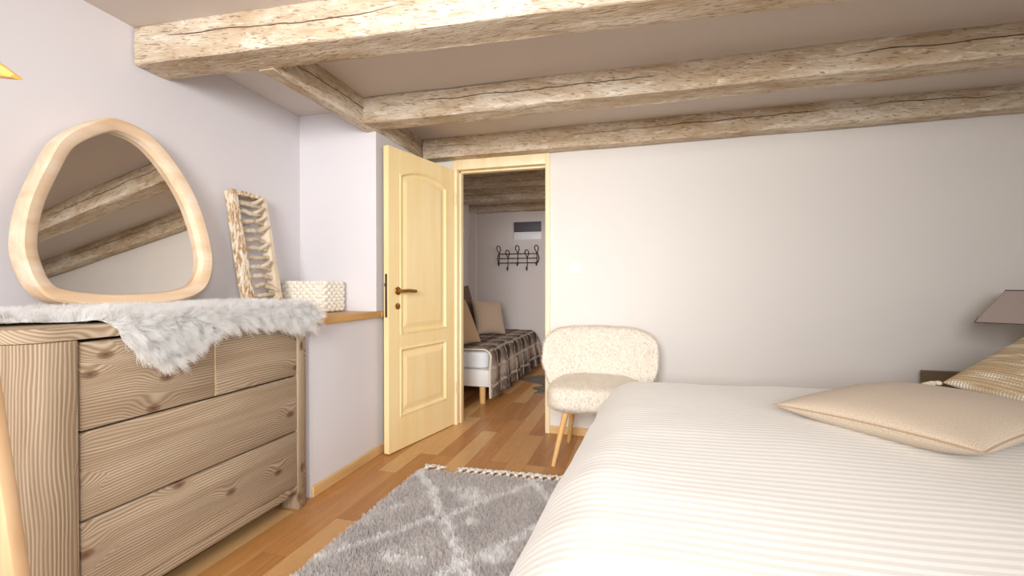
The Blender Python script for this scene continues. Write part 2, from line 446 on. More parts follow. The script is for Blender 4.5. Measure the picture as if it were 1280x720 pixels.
# ------------------------------------------------------------------ door
Hh = Vector((-1.395, 3.335, 0)); Fr = Vector((-1.545, 2.63, 0))
e = (Fr-Hh).normalized(); LW = .735; nrm = Vector((-e.y, e.x, 0))
def DP(w, z, t=0.): p = Hh + e*w + nrm*t; return Vector((p.x, p.y, z))
DM = Matrix((e, nrm, Vector((0, 0, 1)))).transposed().to_4x4(); DM = Matrix.Translation(Hh) @ DM   # local x=w, y=toward the room, z=up
door = thing('door_1', None, None, Hh); door['kind'] = 'structure'
door['label'] = 'open cream panelled door with arched upper panel and brass handle'; del_cat = None
TOP = 1.985
def door_h(w, z):
    """relief of the leaf's face"""
    def prof(d):
        if d < -.012: return 0.
        if d < 0: return .005*math.sin((d+.012)/.012*PI/2)
        if d < .012: return .005 - .017*(d/.012)
        if d < .022: return -.012
        if d < .06: return -.012 + .010*((d-.022)/.038)
        return -.002
    def rect(w0, w1, z0, z1, arch=0.):
        m = (w0+w1)/2; hw = (w1-w0)/2
        zt = z1 - arch*((w-m)/hw)**2 if abs(w-m) < hw else z1-arch
        return min(w-w0, w1-w, z-z0, zt-z)
    d = max(rect(.118, .618, .775, 1.87, .055), rect(.118, .618, .232, .665))
    r = prof(d)
    for g in (.105, .631):     # stile joints
        if abs(w-g) < .0025: r -= .0012
    if .105 < w < .631 and abs(z-.10) < .003: r -= .0012
    return r
bm = B(); NU, NV = 150, 330
grid(bm, NU, NV, lambda a, b: DP(a*LW, .008+b*(TOP-.008), door_h(a*LW, .008+b*(TOP-.008))))
vs = bm.verts[:]
fr = [v for v in vs]
# edges and rear face
ed = [x for x in bm.edges if x.is_boundary]
ex = bmesh.ops.extrude_edge_only(bm, edges=ed)
nv = [v for v in ex['geom'] if isinstance(v, bmesh.types.BMVert)]
for v in nv:
    w = (v.co-Hh).dot(e); p = DP(w, v.co.z, -.040); v.co = p
bm.faces.new([bm.verts.new(DP(w, z, -.040)) for w, z in ((0, .008), (LW, .008), (LW, TOP), (0, TOP))])
leaf = obj('door_leaf', bm, DOORM, door)
def dpart(name, bm, mat): return obj(name, bm, mat, leaf)
# lock plate on the free edge, handle, escutcheon
bm = B(); box(bm, LW-.001, LW+.003, -.029, -.012, .885, 1.165, .0015, M=DM); box(bm, LW, LW+.013, -.026, -.015, 1.085, 1.105, .002, M=DM)
dpart('lock_plate', bm, DARKMET)
def handle(side):
    s = 1 if side > 0 else -1; y0 = .004 if side > 0 else -.040
    bm = B(); lathe(bm, [(.0, 0), (.026, 0), (.027, .004*s), (.022, .009*s), (.011, .011*s), (.010, .045*s), (.0, .046*s)], (.655, y0, 1.055), 'y', 20, DM)
    pts = smooth_open([(.655, y0+.040*s, 1.055), (.635, y0+.050*s, 1.055), (.60, y0+.052*s, 1.056), (.56, y0+.052*s, 1.053), (.53, y0+.050*s, 1.052)], 5)
    t = B(); tube(t, pts, [.010+.002*math.sin(i*PI/len(pts)) for i in range(len(pts))], 10); merge(bm, t, DM)
    dpart('door_handle', bm, BRASS)
handle(1); handle(-1)
bm = B(); lathe(bm, [(.0, 0), (.021, 0), (.021, .004), (.016, .006), (0, .006)], (.655, .002, .955), 'y', 20, DM)
kp = dpart('keyhole_plate', bm, BRASS)
# frame
bm = B()
box(bm, DX1-.035, DX1, YW-.015, YW+.10, 0, DZ, .003)
box(bm, DX0, DX0+.045, YW-.008, YW+.115, 0, DZ, .003)
box(bm, DX0+.044, DX1-.034, YW-.0145, YW+.099, DZ-.078, DZ-.0005, .003)
box(bm, DX0+.045, DX0+.058, YW+.045, YW+.10, 0, DZ-.078, .002)
box(bm, DX0+.045, DX1-.035, YW+.045, YW+.10, DZ-.091, DZ-.078, .002)
obj('door_frame', bm, FRAMEM, door)
bm = B()
for z in (.25, 1.72): tube(bm, [(-1.385, 3.322, z), (-1.385, 3.322, z+.09)], .007, 10)
obj('hinge', bm, FRAMEM, door)

# ------------------------------------------------------------------ dresser
XF = -1.60; Y0, Y1 = .815, 1.985; ZT = .975
dr = thing('dresser', 'wide rustic whitewashed pine dresser with four drawers standing under the round mirror', 'dresser', (-1.9, 1.4, 0))
def arc(cx, cy, r, a0, a1, n=8): return [(cx+r*math.cos(math.radians(a0+(a1-a0)*k/n)), cy+r*math.sin(math.radians(a0+(a1-a0)*k/n))) for k in range(n+1)]
def part(name, bm, mat, parent=dr, **k): return obj(name, bm, mat, parent, **k)
R_ = .10
pl = [(XF, .965)] + [(XF-.085, .965)] + [(XF-.085, Y0+.02), (XF-R_, Y0)][1:] + arc(XF-R_, Y0+R_, R_, -90, 0)
pl = [(XF, .963), (XF-.10, .963), (XF-.10, Y0)] + arc(XF-R_, Y0+R_, R_, -90, 0)[1:]
part('corner_post', prism(B(), pl, 0, .934, 'z', .003), RUST_Z)
pr_ = [(XF, 1.868), (XF-.085, 1.868), (XF-.085, Y1), (XF-R_, Y1)][:0] + arc(XF-R_, Y1-R_, R_, 0, 90) + [(XF-.10, 1.868), (XF, 1.868)]
part('corner_post', prism(B(), pr_, 0, .934, 'z', .003), RUST_Z)
part('side_panel', box(B(), -2.12, XF-.10, Y0, Y0+.03, .08, .934, .002), RUST_Z)
part('side_panel', box(B(), -2.12, XF-.10, Y1-.03, Y1, .08, .934, .002), RUST_Z)
part('back_panel', box(B(), -2.125, -2.105, Y0+.03, Y1-.03, .08, .934), RUST_Z)
for y in (Y0+.04, Y1-.04): part('leg', box(B(), -2.12, -2.05, y-.04, y+.04, 0, .09), RUST_Z)
top = [(-2.13, Y0-.004), (-2.13, Y1+.004)] + arc(XF-R_+.004, Y1-R_+.004, R_, 90, 0) + arc(XF-R_+.004, Y0+R_-.004, R_, 0, -90)
part('dresser_top', prism(B(), top, .935, ZT, 'z', .004), RUST_Y)
part('carcass', box(B(), -2.10, XF-.035, .97, 1.86, .12, .93), BLACK)
def drawer(y0, y1, z0, z1): return part('drawer', box(B(), XF-.032, XF-.006, y0, y1, z0, z1, .0035), RUST_Y)
drawer(.970, 1.4215, .660, .925); drawer(1.4285, 1.864, .660, .925)
part('drawer_divider', box(B(), XF-.032, XF-.010, 1.4217, 1.4283, .660, .925), PINE, smooth=False)
drawer(.970, 1.864, .390, .653); drawer(.970, 1.864, .122, .383)
part('bottom_rail', box(B(), XF-.030, XF-.008, .963, 1.868, .080, .1185, .003), RUST_Y)

# ------------------------------------------------------------------ fur throw
FUR = m_hair('long_white_fur', '#f0f0ee', '#ffffff'); FURB = m_plain('hide_base', '#e4e4e2', .9)
def hair(o, n, length, child, mat_slot, **kw):
    m = o.modifiers.new('fur', 'PARTICLE_SYSTEM'); ps = m.particle_system; s = ps.settings
    s.type = 'HAIR'; s.count = n; s.hair_length = length; s.hair_step = kw.get('step', 5)
    s.emit_from = 'FACE'; s.use_emit_random = True; s.use_even_distribution = True; s.distribution = 'RAND'
    s.render_type = 'PATH'; s.material = mat_slot; s.display_step = 3; s.render_step = kw.get('rstep', 3)
    s.use_advanced_hair = True
    s.normal_factor = kw.get('normal', length*.25); s.factor_random = kw.get('rand', .01)
    s.object_align_factor = kw.get('align', (0, 0, 0)); s.brownian_factor = kw.get('brown', 0.)
    s.child_type = 'INTERPOLATED' if child else 'NONE'
    if child:
        s.rendered_child_count = child; s.child_percent = max(1, child//4)
        s.clump_factor = kw.get('clump', .3); s.clump_shape = kw.get('cshape', 0.)
        s.roughness_1 = kw.get('r1', .004); s.roughness_1_size = .3; s.roughness_2 = kw.get('r2', .01); s.roughness_2_size = 1.
        s.roughness_endpoint = kw.get('re', .01); s.child_length = 1.; s.child_length_threshold = .2
    s.root_radius = kw.get('rr', 1.); s.tip_radius = kw.get('tr', .2); s.radius_scale = kw.get('rad', .0012)
    ps.seed = kw.get('seed', 3)
    return ps
def fur_front(y):
    """how far the throw reaches along the top and down the front (arc length measured from x=-2.07)"""
    key = [(.70, .24), (.86, .30), (.98, .36), (1.04, .47), (1.09, .56), (1.15, .615), (1.22, .64), (1.30, .61), (1.36, .56), (1.42, .53), (1.55, .53), (1.70, .545), (1.80, .57), (1.90, .58), (1.97, .53), (2.03, .44)]
    for (a, fa), (b, fb) in zip(key, key[1:]):
        if y <= b: t = (y-a)/(b-a); t = t*t*(3-2*t); return fa + (fb-fa)*t
    return key[-1][1]
def fur_pt(a, b):
    y = .83 + a*1.145
    s = b*fur_front(y)
    xe = XF+.012 - max(0, .99-y)*.5
    L = -2.075; flat = (xe-.02) - L
    if s < flat: x = L+s; z = ZT+.004
    else:
        q = s-flat; r = .022
        if q < r*PI/2: x = xe-.02 + r*math.sin(q/r); z = ZT+.004 - r*(1-math.cos(q/r))
        else: x = xe-.02+r + .02*(q-r*PI/2); z = ZT+.004-r-(q-r*PI/2)
    x = max(x, L)
    if y > 1.95 and z < .95: x -= .0
    n_ = noise.noise(Vector((x*9, y*9, z*9)))
    return Vector((x, y, z + .012*(n_+.6) * (1 if s < flat else 0)))
bm = B(); grid(bm, 70, 40, fur_pt)
thr = obj('fur_throw', bm, FURB, loc=(-1.9, 1.4, ZT), up=True); thr.data.materials.append(FUR)
tag(thr, 'shaggy white fur throw draped over the dresser top and hanging down its front', 'fur throw')
hair(thr, 5200, .055, 24, 2, normal=.0122, rand=.0066, align=(.0012, -.0008, -.0064), clump=.4, r2=.016, re=.012, rad=.0012, rr=1., tr=.25, step=6)

# ------------------------------------------------------------------ mirror
mir = thing('mirror', 'large pebble-shaped mirror in a pale wooden frame leaning on the wall above the dresser', 'mirror', (-2.04, 1.42, ZT))
th = math.atan(.12)
UPV = Vector((-math.sin(th), 0, math.cos(th))); BK = Vector((-math.cos(th), 0, -math.sin(th)))
MO = Vector((-2.035, 0, ZT))
outer = [(1.076, .277), (1.104, .421), (1.170, .583), (1.236, .707), (1.373, .816), (1.463, .838), (1.582, .806), (1.693, .690), (1.779, .533), (1.824, .340), (1.822, .205), (1.765, .095), (1.640, .045), (1.471, .030), (1.307, .033), (1.165, .060), (1.108, .115), (1.084, .190)]
OUT = smooth_closed([Vector((a, b, 0)) for a, b in outer], 6)
cen = Vector((1.44, .40, 0))
def off(pts, d):
    N = len(pts); r = []
    for i in range(N):
        t = (pts[(i+1) % N]-pts[i-1]).normalized(); n = Vector((-t.y, t.x, 0))
        if n.dot(cen-pts[i]) < 0: n = -n
        r.append(pts[i]+n*d)
    return r
prof = [(.004, .070), (.0, .045), (.004, .008), (.012, .0), (.026, .001), (.047, .006), (.053, .011), (.057, .030), (.057, .055), (.052, .068)]
loops = [off(OUT, d) for d, _ in prof]
for it in range(3):
    for l in loops: l[:] = [(l[i-1]+l[i]*2+l[(i+1) % len(l)])/4 for i in range(len(l))]
def MP(p, dep): return MO + Vector((0, p.x, 0)) + UPV*p.y + BK*dep
bm = B(); rings = [[bm.verts.new(MP(p, dp)) for p in l] for l, (_, dp) in zip(loops, prof)]
for a, b in zip(rings, rings[1:] + rings[:1]):
    n = len(a)
    for k in range(n): bm.faces.new((a[k], a[(k+1) % n], b[(k+1) % n], b[k]))
obj('mirror_frame', bm, MIRW, mir)
gl = NT('mirror_glass', .015, .5); gl.col('#d8d4cf'); gl.b.inputs['Metallic'].default_value = 1.
bm = B(); g = off(OUT, .050)
bm.faces.new([bm.verts.new(MP(p, .042)) for p in g]); obj('mirror_glass', bm, gl.m, mir, smooth=False)
tag(mir.children[1], 'silvered glass reflecting beams and wall')

# ------------------------------------------------------------------ branch ladder decor
DRIFTL = m_wood('pale_driftwood', 'z', '#d9c6ab', '#e6d7c1', '#f0e5d5', .8, 40.)
DRIFT = m_wood('driftwood', 'x', '#b9a48c', '#d2c2ab', '#e6dccb', .8, 40.)
BARK = NT('rough_bark_frame', .85, .1); o_ = BARK.obj()
nb = BARK.noise(BARK.scale(o_, (62, 62, 20)), 1., 4., .65, .6)
BARK.col(BARK.ramp(nb, [(.36, '#a77f5c'), (.47, '#c9ab8a'), (.55, '#e6dac6'), (.7, '#f2eadb')])); BARK.bump(nb, .5, .006); BARK = BARK.m
lad = thing('branch_panel', 'narrow wooden frame filled with forked branch rungs leaning on the wall beside the mirror', 'wall decor', (-2.0, 2.11, .925))
lx0, lx1, lz0, lz1 = -2.035, -2.165, .930, 1.612
SL = (lx1-lx0)/(lz1-lz0); LM = Matrix.Translation((lx0, 2.0, lz0)) @ Matrix.Rotation(math.atan(SL), 4, 'Y')  # local: z up the panel, y across, x out
LH = math.hypot(lx1-lx0, lz1-lz0); LWd = .232
def rough_bar(x0, x1, y0, y1, z0, z1, sd):
    t = bmesh.new(); bmesh.ops.create_cube(t, size=1)
    bmesh.ops.subdivide_edges(t, edges=t.edges[:], cuts=11, use_grid_fill=True)
    for v in t.verts:
        p = Vector(((x0+x1)/2+v.co.x*(x1-x0), (y0+y1)/2+v.co.y*(y1-y0), (z0+z1)/2+v.co.z*(z1-z0)))
        p += Vector([noise.noise(p*22+Vector((sd, k*7, 0)))*.004 for k in range(3)]); v.co = p
    bm = B(); merge(bm, t, LM); return bm
obj('stile', rough_bar(-.028, .032, 0, .030, 0, LH, 1), BARK, lad); obj('stile', rough_bar(-.028, .032, LWd-.026, LWd, 0, LH-.01, 2), DRIFTL, lad)
obj('rail', rough_bar(-.026, .028, .028, LWd-.024, LH-.024, LH, 3), BARK, lad); obj('rail', rough_bar(-.026, .028, .028, LWd-.024, 0, .024, 4), BARK, lad)
rb = random.Random(4); NB = 12
for i in range(NB):
    z = .055 + i*(LH-.115)/(NB-1)
    fork = i in (0, 2, 4, 6, 8, 9, 10, 11)
    z0 = z + rb.uniform(-.008, .008); z1 = z + rb.uniform(-.014, .014)
    pts = smooth_open([(-.006, .026, z0), (.008, .075, z+rb.uniform(-.007, .007)), (.012, .13, z+rb.uniform(-.009, .009)), (0., LWd-.022, z1)], 6)
    r0 = rb.uniform(.0120, .0150)
    t = B(); tube(t, pts, [r0*(1+.12*math.sin(k*1.7+i)) for k in range(len(pts))], 9)
    if fork:
        s = 1 if rb.random() < .75 else -1; y = rb.uniform(.10, .15)
        f = smooth_open([(.010, y, z), (.028, y+.028, z+.014*s), (.044, y+.052, z+.034*s)], 5)
        tube(t, f, [r0*(.95-.03*k) for k in range(len(f))], 9)
    bm = B(); merge(bm, t, LM); obj('branch', bm, DRIFT, lad)

# ------------------------------------------------------------------ rope basket
ROPE = m_plain('cotton_rope', '#f6f0e4', .9, .1, 0., .06, 40., .3, 220.)
bk = thing('basket', 'small rectangular cream rope basket sitting on the oak ledge', 'basket', (-1.99, 2.465, .925))
bx0, bx1, by0, by1 = -2.14, -1.845, 2.365, 2.575; rr = .03
per = []
def rect_path(s):
    """rounded rectangle by arc parameter 0..1"""
    W, D = bx1-bx0-2*rr, by1-by0-2*rr; q = PI*rr/2; P = 2*(W+D)+4*q; s = (s % 1)*P
    segs = [(W, lambda t: (bx0+rr+t, by0)), (q, lambda t: (bx1-rr+rr*math.sin(t/rr), by0+rr-rr*math.cos(t/rr))), (D, lambda t: (bx1, by0+rr+t)),
            (q, lambda t: (bx1-rr+rr*math.cos(t/rr), by1-rr+rr*math.sin(t/rr))), (W, lambda t: (bx1-rr-t, by1)), (q, lambda t: (bx0+rr-rr*math.sin(t/rr), by1-rr+rr*math.cos(t/rr))),
            (D, lambda t: (bx0, by1-rr-t)), (q, lambda t: (bx0+rr-rr*math.cos(t/rr), by0+rr-rr*math.sin(t/rr)))]
    for L, f in segs:
        if s <= L: return f(s)
        s -= L
    return segs[0][1](0)
bm = B(); NR = 9
for r in range(NR):
    pts = []
    n = 150
    for k in range(n):
        x, y = rect_path(k/n); cx, cy = (bx0+bx1)/2, (by0+by1)/2
        w = .006*math.sin(2*PI*k/n*21 + PI*r); dd = Vector((x-cx, y-cy, 0)).normalized()
        pts.append((x+dd.x*w, y+dd.y*w, .9425+r*.0205+.0035*math.cos(2*PI*k/n*42)))
    tube(bm, pts, .0122, 7, closed=True)
obj('basket_wall', bm, ROPE, bk)
obj('basket_base', box(B(), bx0+.008, bx1-.008, by0+.008, by1-.008, .9265, .94, .004), ROPE, bk)

# ------------------------------------------------------------------ clothes rack and hanger at the left edge
rk = thing('clothes_rack', 'pale pine clothes rack with one slanted leg showing in front of the dresser', 'clothes rack', (-1.15, .1, 0))
def plank(bm, p0, p1, w, t, yv=Vector((0, 1, 0))):
    p0, p1 = Vector(p0), Vector(p1); d = p1-p0; L = d.length; d.normalize(); x = yv.cross(d).normalized()
    M = Matrix.Translation(p0) @ Matrix((x, yv, d)).transposed().to_4x4()
    return box(bm, -w/2, w/2, -t/2, t/2, 0, L, .004, M=M)
for y in (.5, -.55):
    obj('leg', plank(B(), (-.848, y, 0), (-1.200, y, 1.62), .046, .022), PINE_Z, rk)
    obj('leg', plank(B(), (-1.50, y-.024, 0), (-1.15, y-.024, 1.62), .046, .022), PINE_Z, rk)
obj('hanging_rail', tube(B(), [(-1.175, -.60, 1.505), (-1.175, .56, 1.505)], .014, 14), PINE_Z, rk)
obj('cross_bar', plank(B(), (-.90, -.55, .22), (-.90, .5, .22), .02, .03, Vector((0, 0, 1))), PINE_Z, rk)
HNG = m_wood('honey_hanger', 'x', '#d98b2f', '#e8a145', '#f0b562', .3, 30.)
hg = thing('clothes_hanger', 'honey coloured wooden hanger tip hanging from the rack at the left edge', 'hanger', (-1.11, .45, 1.40))
hx = -1.100
pts = [(hx+s*.232*abs(t)**1.0 if s > 0 else hx-.232*abs(t), .45, 1.445-.047*abs(t)**2.2) for s, t in [(-1, -1+k/12) for k in range(12)] + [(1, k/12) for k in range(13)]]
bm = B(); rings = []
for i, p in enumerate(pts):
    q = abs(i-12)/12; hh = .017*(1-q**4)+.0025; hw = .011*(1-.5*q**3)
    rings.append([bm.verts.new((p[0], p[1]+hw*math.cos(a)*1.3, p[2]+hh*math.sin(a))) for a in [2*PI*k/10 for k in range(10)]])
for a, b in zip(rings, rings[1:]):
    for k in range(10): bm.faces.new((a[k], a[(k+1) % 10], b[(k+1) % 10], b[k]))
bm.faces.new(rings[0][::-1]); bm.faces.new(rings[-1])
obj('hanger_arm', bm, HNG, hg)
hk = smooth_open([(hx, .45, 1.455), (hx, .45, 1.475), (hx-.025, .45, 1.489), (hx-.060, .45, 1.486), (hx-.096, .45, 1.502), (hx-.088, .45, 1.522), (hx-.070, .45, 1.5235), (hx-.055, .45, 1.510)], 5)
obj('hook', tube(B(), hk, .0022, 8), DARKMET, hg)

# ------------------------------------------------------------------ rug
RX0, RX1, RY0, RY1 = -1.24, .0, .62, 2.425
def rug_pat(t, uvsock):
    u, v, _ = t.sep(uvsock)
    nz = t.new('ShaderNodeTexNoise'); t.put(nz.inputs['Vector'], uvsock); nz.inputs['Scale'].default_value = 9.; nz.inputs['Detail'].default_value = 3.
    nx, ny, _ = t.sep(nz.outputs['Color'])
    u = t.math('ADD', u, t.math('MULTIPLY_ADD', nx, .10, -.05)); v = t.math('ADD', v, t.math('MULTIPLY_ADD', ny, .10, -.05))
    def line(p, q, w):
        dx, dy = q[0]-p[0], q[1]-p[1]; L = math.hypot(dx, dy); a, b = -dy/L, dx/L; c = -(a*p[0]+b*p[1])
        d = t.math('ABSOLUTE', t.math('MULTIPLY_ADD', u, a, t.math('MULTIPLY_ADD', v, b, c)))
        return t.sstep(d, w*.35, w, 1., 0.)
    def blob(p, r):
        d = t.math('SQRT', t.math('ADD', t.math('POWER', t.math('SUBTRACT', u, p[0]), 2.), t.math('POWER', t.math('SUBTRACT', v, p[1]), 2.)))
        return t.sstep(d, r*.3, r, 1., 0.)
    m = line((-1.127, 2.272), (-.629, 1.589), .028)
    for it in (line((-.552, 2.371), (-1.215, 1.535), .024), line((-.66, 1.62), (-1.22, .80), .03), line((-.62, 1.60), (-.1, .9), .03), line((-.552, 2.371), (.1, 1.5), .03),
               blob((-.83, 2.17), .11), blob((-.93, 2.21), .06), blob((-.545, 1.72), .085), blob((-.94, 1.60), .07), blob((-.83, 1.59), .06), blob((-1.12, 1.98), .06), blob((-.72, 1.93), .05)):
        m = t.math('MAXIMUM', m, it)
    brk = t.noise(t.uv(), 23., 3., .6)
    m = t.math('MULTIPLY', m, t.sstep(brk, .33, .52))
    big = t.noise(t.uv(), 5., 4., .65)
    g = t.ramp(big, [(.3, '#d2cccb'), (.5, '#e0dbd9'), (.7, '#eeeae7')])
    g = t.mix(t.sstep(t.noise(t.uv(), 60., 2., .6), .40, .68, 0., .45), g, '#b5b0b1')
    edge = t.sstep(t.sep(t.uv())[0], RX0, RX0+.16, .55, 0.)
    g = t.mix(t.math('MULTIPLY', edge, t.sstep(brk, .4, .6)), g, '#f4f2f0')
    return t.mix(m, g, '#ffffff')
rt = NT('grey_rug_base', .95, .05); rt.col(rug_pat(rt, rt.uv())); RUGB = rt.m
rt = NT('grey_rug_pile', .9, .1)
c_ = rug_pat(rt, rt.uv()); hi = rt.new('ShaderNodeHairInfo')
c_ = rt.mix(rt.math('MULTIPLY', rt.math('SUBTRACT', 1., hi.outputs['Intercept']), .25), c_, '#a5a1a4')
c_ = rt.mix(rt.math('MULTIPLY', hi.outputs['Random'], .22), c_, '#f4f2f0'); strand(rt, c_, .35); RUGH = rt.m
bm = B()
def rugp(a, b):
    x = RX0+a*(RX1-RX0); y = RY0+b*(RY1-RY0)
    if a < .02: x += .010*noise.noise(Vector((0, y*14, 3)))
    edge = min(a*(RX1-RX0), (1-a)*(RX1-RX0), b*(RY1-RY0), (1-b)*(RY1-RY0))
    y2 = y + .080*a*b*b
    return Vector((x, y2, .004+.013*min(1, edge/.02)))
grid(bm, 80, 110, rugp, lambda a, b: (RX0+a*(RX1-RX0), RY0+b*(RY1-RY0)))
rug = thing('rug', 'shaggy light grey rug with broken white diamond lines and fringe beside the bed', 'rug', (-.6, 1.5, 0))
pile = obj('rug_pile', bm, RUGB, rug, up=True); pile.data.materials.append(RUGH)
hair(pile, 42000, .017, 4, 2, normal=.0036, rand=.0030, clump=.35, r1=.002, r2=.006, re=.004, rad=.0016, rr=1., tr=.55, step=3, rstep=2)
FRINGE = m_plain('white_fringe', '#f3efe8', .9, .1, 0., .05, 60., .4, 150.)
rt_ = random.Random(11)
xs = [RX0+.025, RX0+.10] + [RX0+.235+.047*i for i in range(20)]
for i, x in enumerate(xs):
    y = RY1 + .080*(x-RX0)/(RX1-RX0) - .004
    bm = B()
    for k in range(2):   # knotted pair of cords, then a brush of loose ends
        s = -1 if k else 1
        tube(bm, smooth_open([(x+s*.018, y-.004, .016), (x+s*.013, y+.024, .015), (x+s*.002, y+.050, .012)], 4), .0052, 6)
    sbox(bm, (x, y+.056, .012), (.012, .014, .011), 2.6, 4)
    for k in range(22):
        dx = rt_.uniform(-.036, .036); dy = rt_.uniform(.025, .065)
        tube(bm, smooth_open([(x, y+.058, .012), (x+dx*.6, y+.058+dy*.5, .012+rt_.uniform(0, .010)), (x+dx, y+.058+dy, .005)], 3), [.0034, .0034, .0034, .0034, .003, .0026, .002][:7], 5)
    obj('tassel', bm, FRINGE, rug)

# ------------------------------------------------------------------ bed, duvet
bed = thing('bed', 'double bed under the striped duvet with its head at the right wall', 'bed', (.9, 1.55, 0))
WALN = m_wood('bed_timber', 'x', '#6f5a47', '#866e58', '#97806a', .6, 40.)
obj('bed_frame', box(B(), -.02, 1.98, .72, 2.38, .16, .34, .01), WALN, bed)
for x in (.05, 1.9):
    for y in (.80, 2.30): obj('leg', box(B(), x-.04, x+.04, y-.04, y+.04, 0, .16, .005), WALN, bed)
obj('mattress', sbox(B(), (.99, 1.55, .45), (.985, .80, .11), 14, 16), SHEET, bed)
obj('headboard', box(B(), 2.0, 2.06, .66, 2.44, .10, 1.0, .01), WALN, bed)
dv = NT('striped_satin_duvet', .62, .3); u, v, _ = dv.sep(dv.uv())
st = dv.math('MULTIPLY_ADD', dv.math('SINE', dv.math('MULTIPLY', v, 2*PI/.0275)), .5, .5)
st = dv.sstep(st, .3, .7)
dv.col(dv.mix(st, '#e2dfd8', '#f4f3f0'))
dv.put(dv.b.inputs['Roughness'], dv.math('MULTIPLY_ADD', st, -.25, .75))
fine = dv.noise(dv.scale(dv.uv(), (300, 300, 1)), 1., 2.)
dv.bump(dv.math('MULTIPLY_ADD', fine, .2, st), .10, .002)
dv.b.inputs['Sheen Weight'].default_value = .2
def fold(q, R):
    if q <= 0: return 0., 0.
    if q < R*PI/2: return R*math.sin(q/R), R*(1-math.cos(q/R))
    return R, R + q-R*PI/2
def duvet(a, b):
    R = .17
    x0, x1, y0, y1 = -.22, 1.80, .66, 2.53         # outline of the puffed top, before the drop
    over = .30
    s = -(over + .10) + a*(x1-x0 + over + .10); t = -over + b*(y1-y0+2*over)
    hx, d1 = fold(R - s, R); h2, d2 = fold(R - t, R); h3, d3 = fold(t-(y1-y0-R), R)
    x = x0 + max(s, R) - hx; y = y0 + min(max(t, R), y1-y0-R) - h2 + h3
    d = (d1**3 + d2**3 + d3**3) ** (1/3)
    out1 = .16*min(d1, .30)*(1 if s < R else 0)
    crown = .018*math.sin(min(1, max(0, s/(x1-x0)))*PI) + .012*math.sin(min(1, max(0, t/(y1-y0)))*PI)
    z = .605 + crown - d
    x += .055*(y-1.45) if s < .6 else 0.
    x -= out1; y += .1*min(d3, .3) - .1*min(d2, .3)
    p = Vector((s*1.1, t*1.1, 0))
    wr = .010*noise.noise(p*2.2) + .0035*noise.noise(Vector((s*5, t*2.0, 4.))) + .004*noise.noise(Vector((s*2+t*3, t*9-s*2, 9.)))*min(1, max(0, 1-(s-.1)/.5))
    z += wr
    if d > .1: x += .012*noise.noise(Vector((t*4., d*2, 1.))); y += .012*noise.noise(Vector((s*4., d*2, 2.)))
    return Vector((x, y, max(z, .06)))
bm = B(); grid(bm, 130, 150, duvet, lambda a, b: (a*2.42, b*2.47))
du = obj('duvet', bm, dv.m, loc=(.8, 1.55, .6), up=True); tag(du, 'white duvet with fine cream satin stripes spread over the bed', 'duvet')

# ------------------------------------------------------------------ cushions
def cushion(name, label, cat, cM, half, thick, mat, group=None, seam=None, pinch=.07, tassels=None, n=34, sag=0., bot=1.):
    """cM maps local (x,y in-plane, z thickness) to the world"""
    o = cM.translation
    root = thing(name, label, cat, o, group)
    def T(u, v): return max(0, (1-abs(u)**2.4))**.46 * max(0, (1-abs(v)**2.4))**.46
    def P(u, v, s):
        x = u*half*(1-pinch*(1-v*v)); y = v*half*(1-pinch*(1-u*u))
        z = s*thick*(bot if s < 0 else 1.)*T(u, v)*(1+.10*noise.noise(Vector((u*1.6, v*1.6, s*3+half*9)))) + sag*(u*u+v*v)
        return cM @ Vector((x, y, z))
    bm = B()
    def gm(k): return math.sin((2*k-1)*PI/2)
    for s in (1, -1):
        grid(bm, n, n, lambda a, b: P(gm(a), gm(b), s), lambda a, b: (gm(a)*half, gm(b)*half))
    bmesh.ops.remove_doubles(bm, verts=bm.verts, dist=.0004)
    obj('cushion_cover', bm, mat, root)
    if seam:
        pts = [P(gm(k/20), -1, 0) for k in range(20)] + [P(1, gm(k/20), 0) for k in range(20)] + [P(-gm(k/20), 1, 0) for k in range(20)] + [P(-1, -gm(k/20), 0) for k in range(20)]
        obj('piping', tube(B(), pts, .0028, 6, closed=True), seam, root)
    if tassels:
        for (u, v) in tassels:
            c = P(u, v, 0); d = (c - o).normalized(); d.z *= .3; d = (d+Vector((0, 0, -.15))).normalized()
            bm = B(); r2 = random.Random(3)
            sbox(bm, c+d*.012, (.011, .011, .009), 2.5, 4)
            sd = d.cross(Vector((0, 0, 1))).normalized()
            for k in range(18):
                a = r2.uniform(-1, 1)*.016; h = r2.uniform(-1, .8)*.010; L = r2.uniform(.05, .062)
                tube(bm, smooth_open([c+d*.016, c+d*(.03)+sd*a*.8+Vector((0, 0, h)), c+d*L+sd*a+Vector((0, 0, h-.006))], 3), .0024, 5)
            obj('tassel', bm, TASS, root)
    return root
TASS = m_plain('cream_yarn', '#e9dcc6', .9, .1, 0., .06, 60.)
BEIGE = m_fabric('beige_weave', '#b8a48e', '#dbccb8', 600., 600., .3)
SEAM = m_plain('beige_seam', '#b79c82', .9)
A_ = Vector((.462, 1.842, 0)); B_ = Vector((.807, 1.380, 0))
ux = (B_-A_).normalized(); uy = Vector((-ux.y, ux.x, 0)); hs = .285
cen_ = (A_+B_)/2 + uy*hs
tilt = Matrix.Translation((cen_.x, cen_.y, .694)) @ Matrix((ux, uy, Vector((0, 0, 1)))).transposed().to_4x4() @ Matrix.Rotation(math.radians(2.), 4, 'X') @ Matrix.Rotation(math.radians(-2.2), 4, 'Y')
cushion('cushion', 'plain beige woven cushion lying flat on the duvet', 'cushion', tilt, hs, .063, BEIGE, None, SEAM, sag=-.003, bot=1.3)
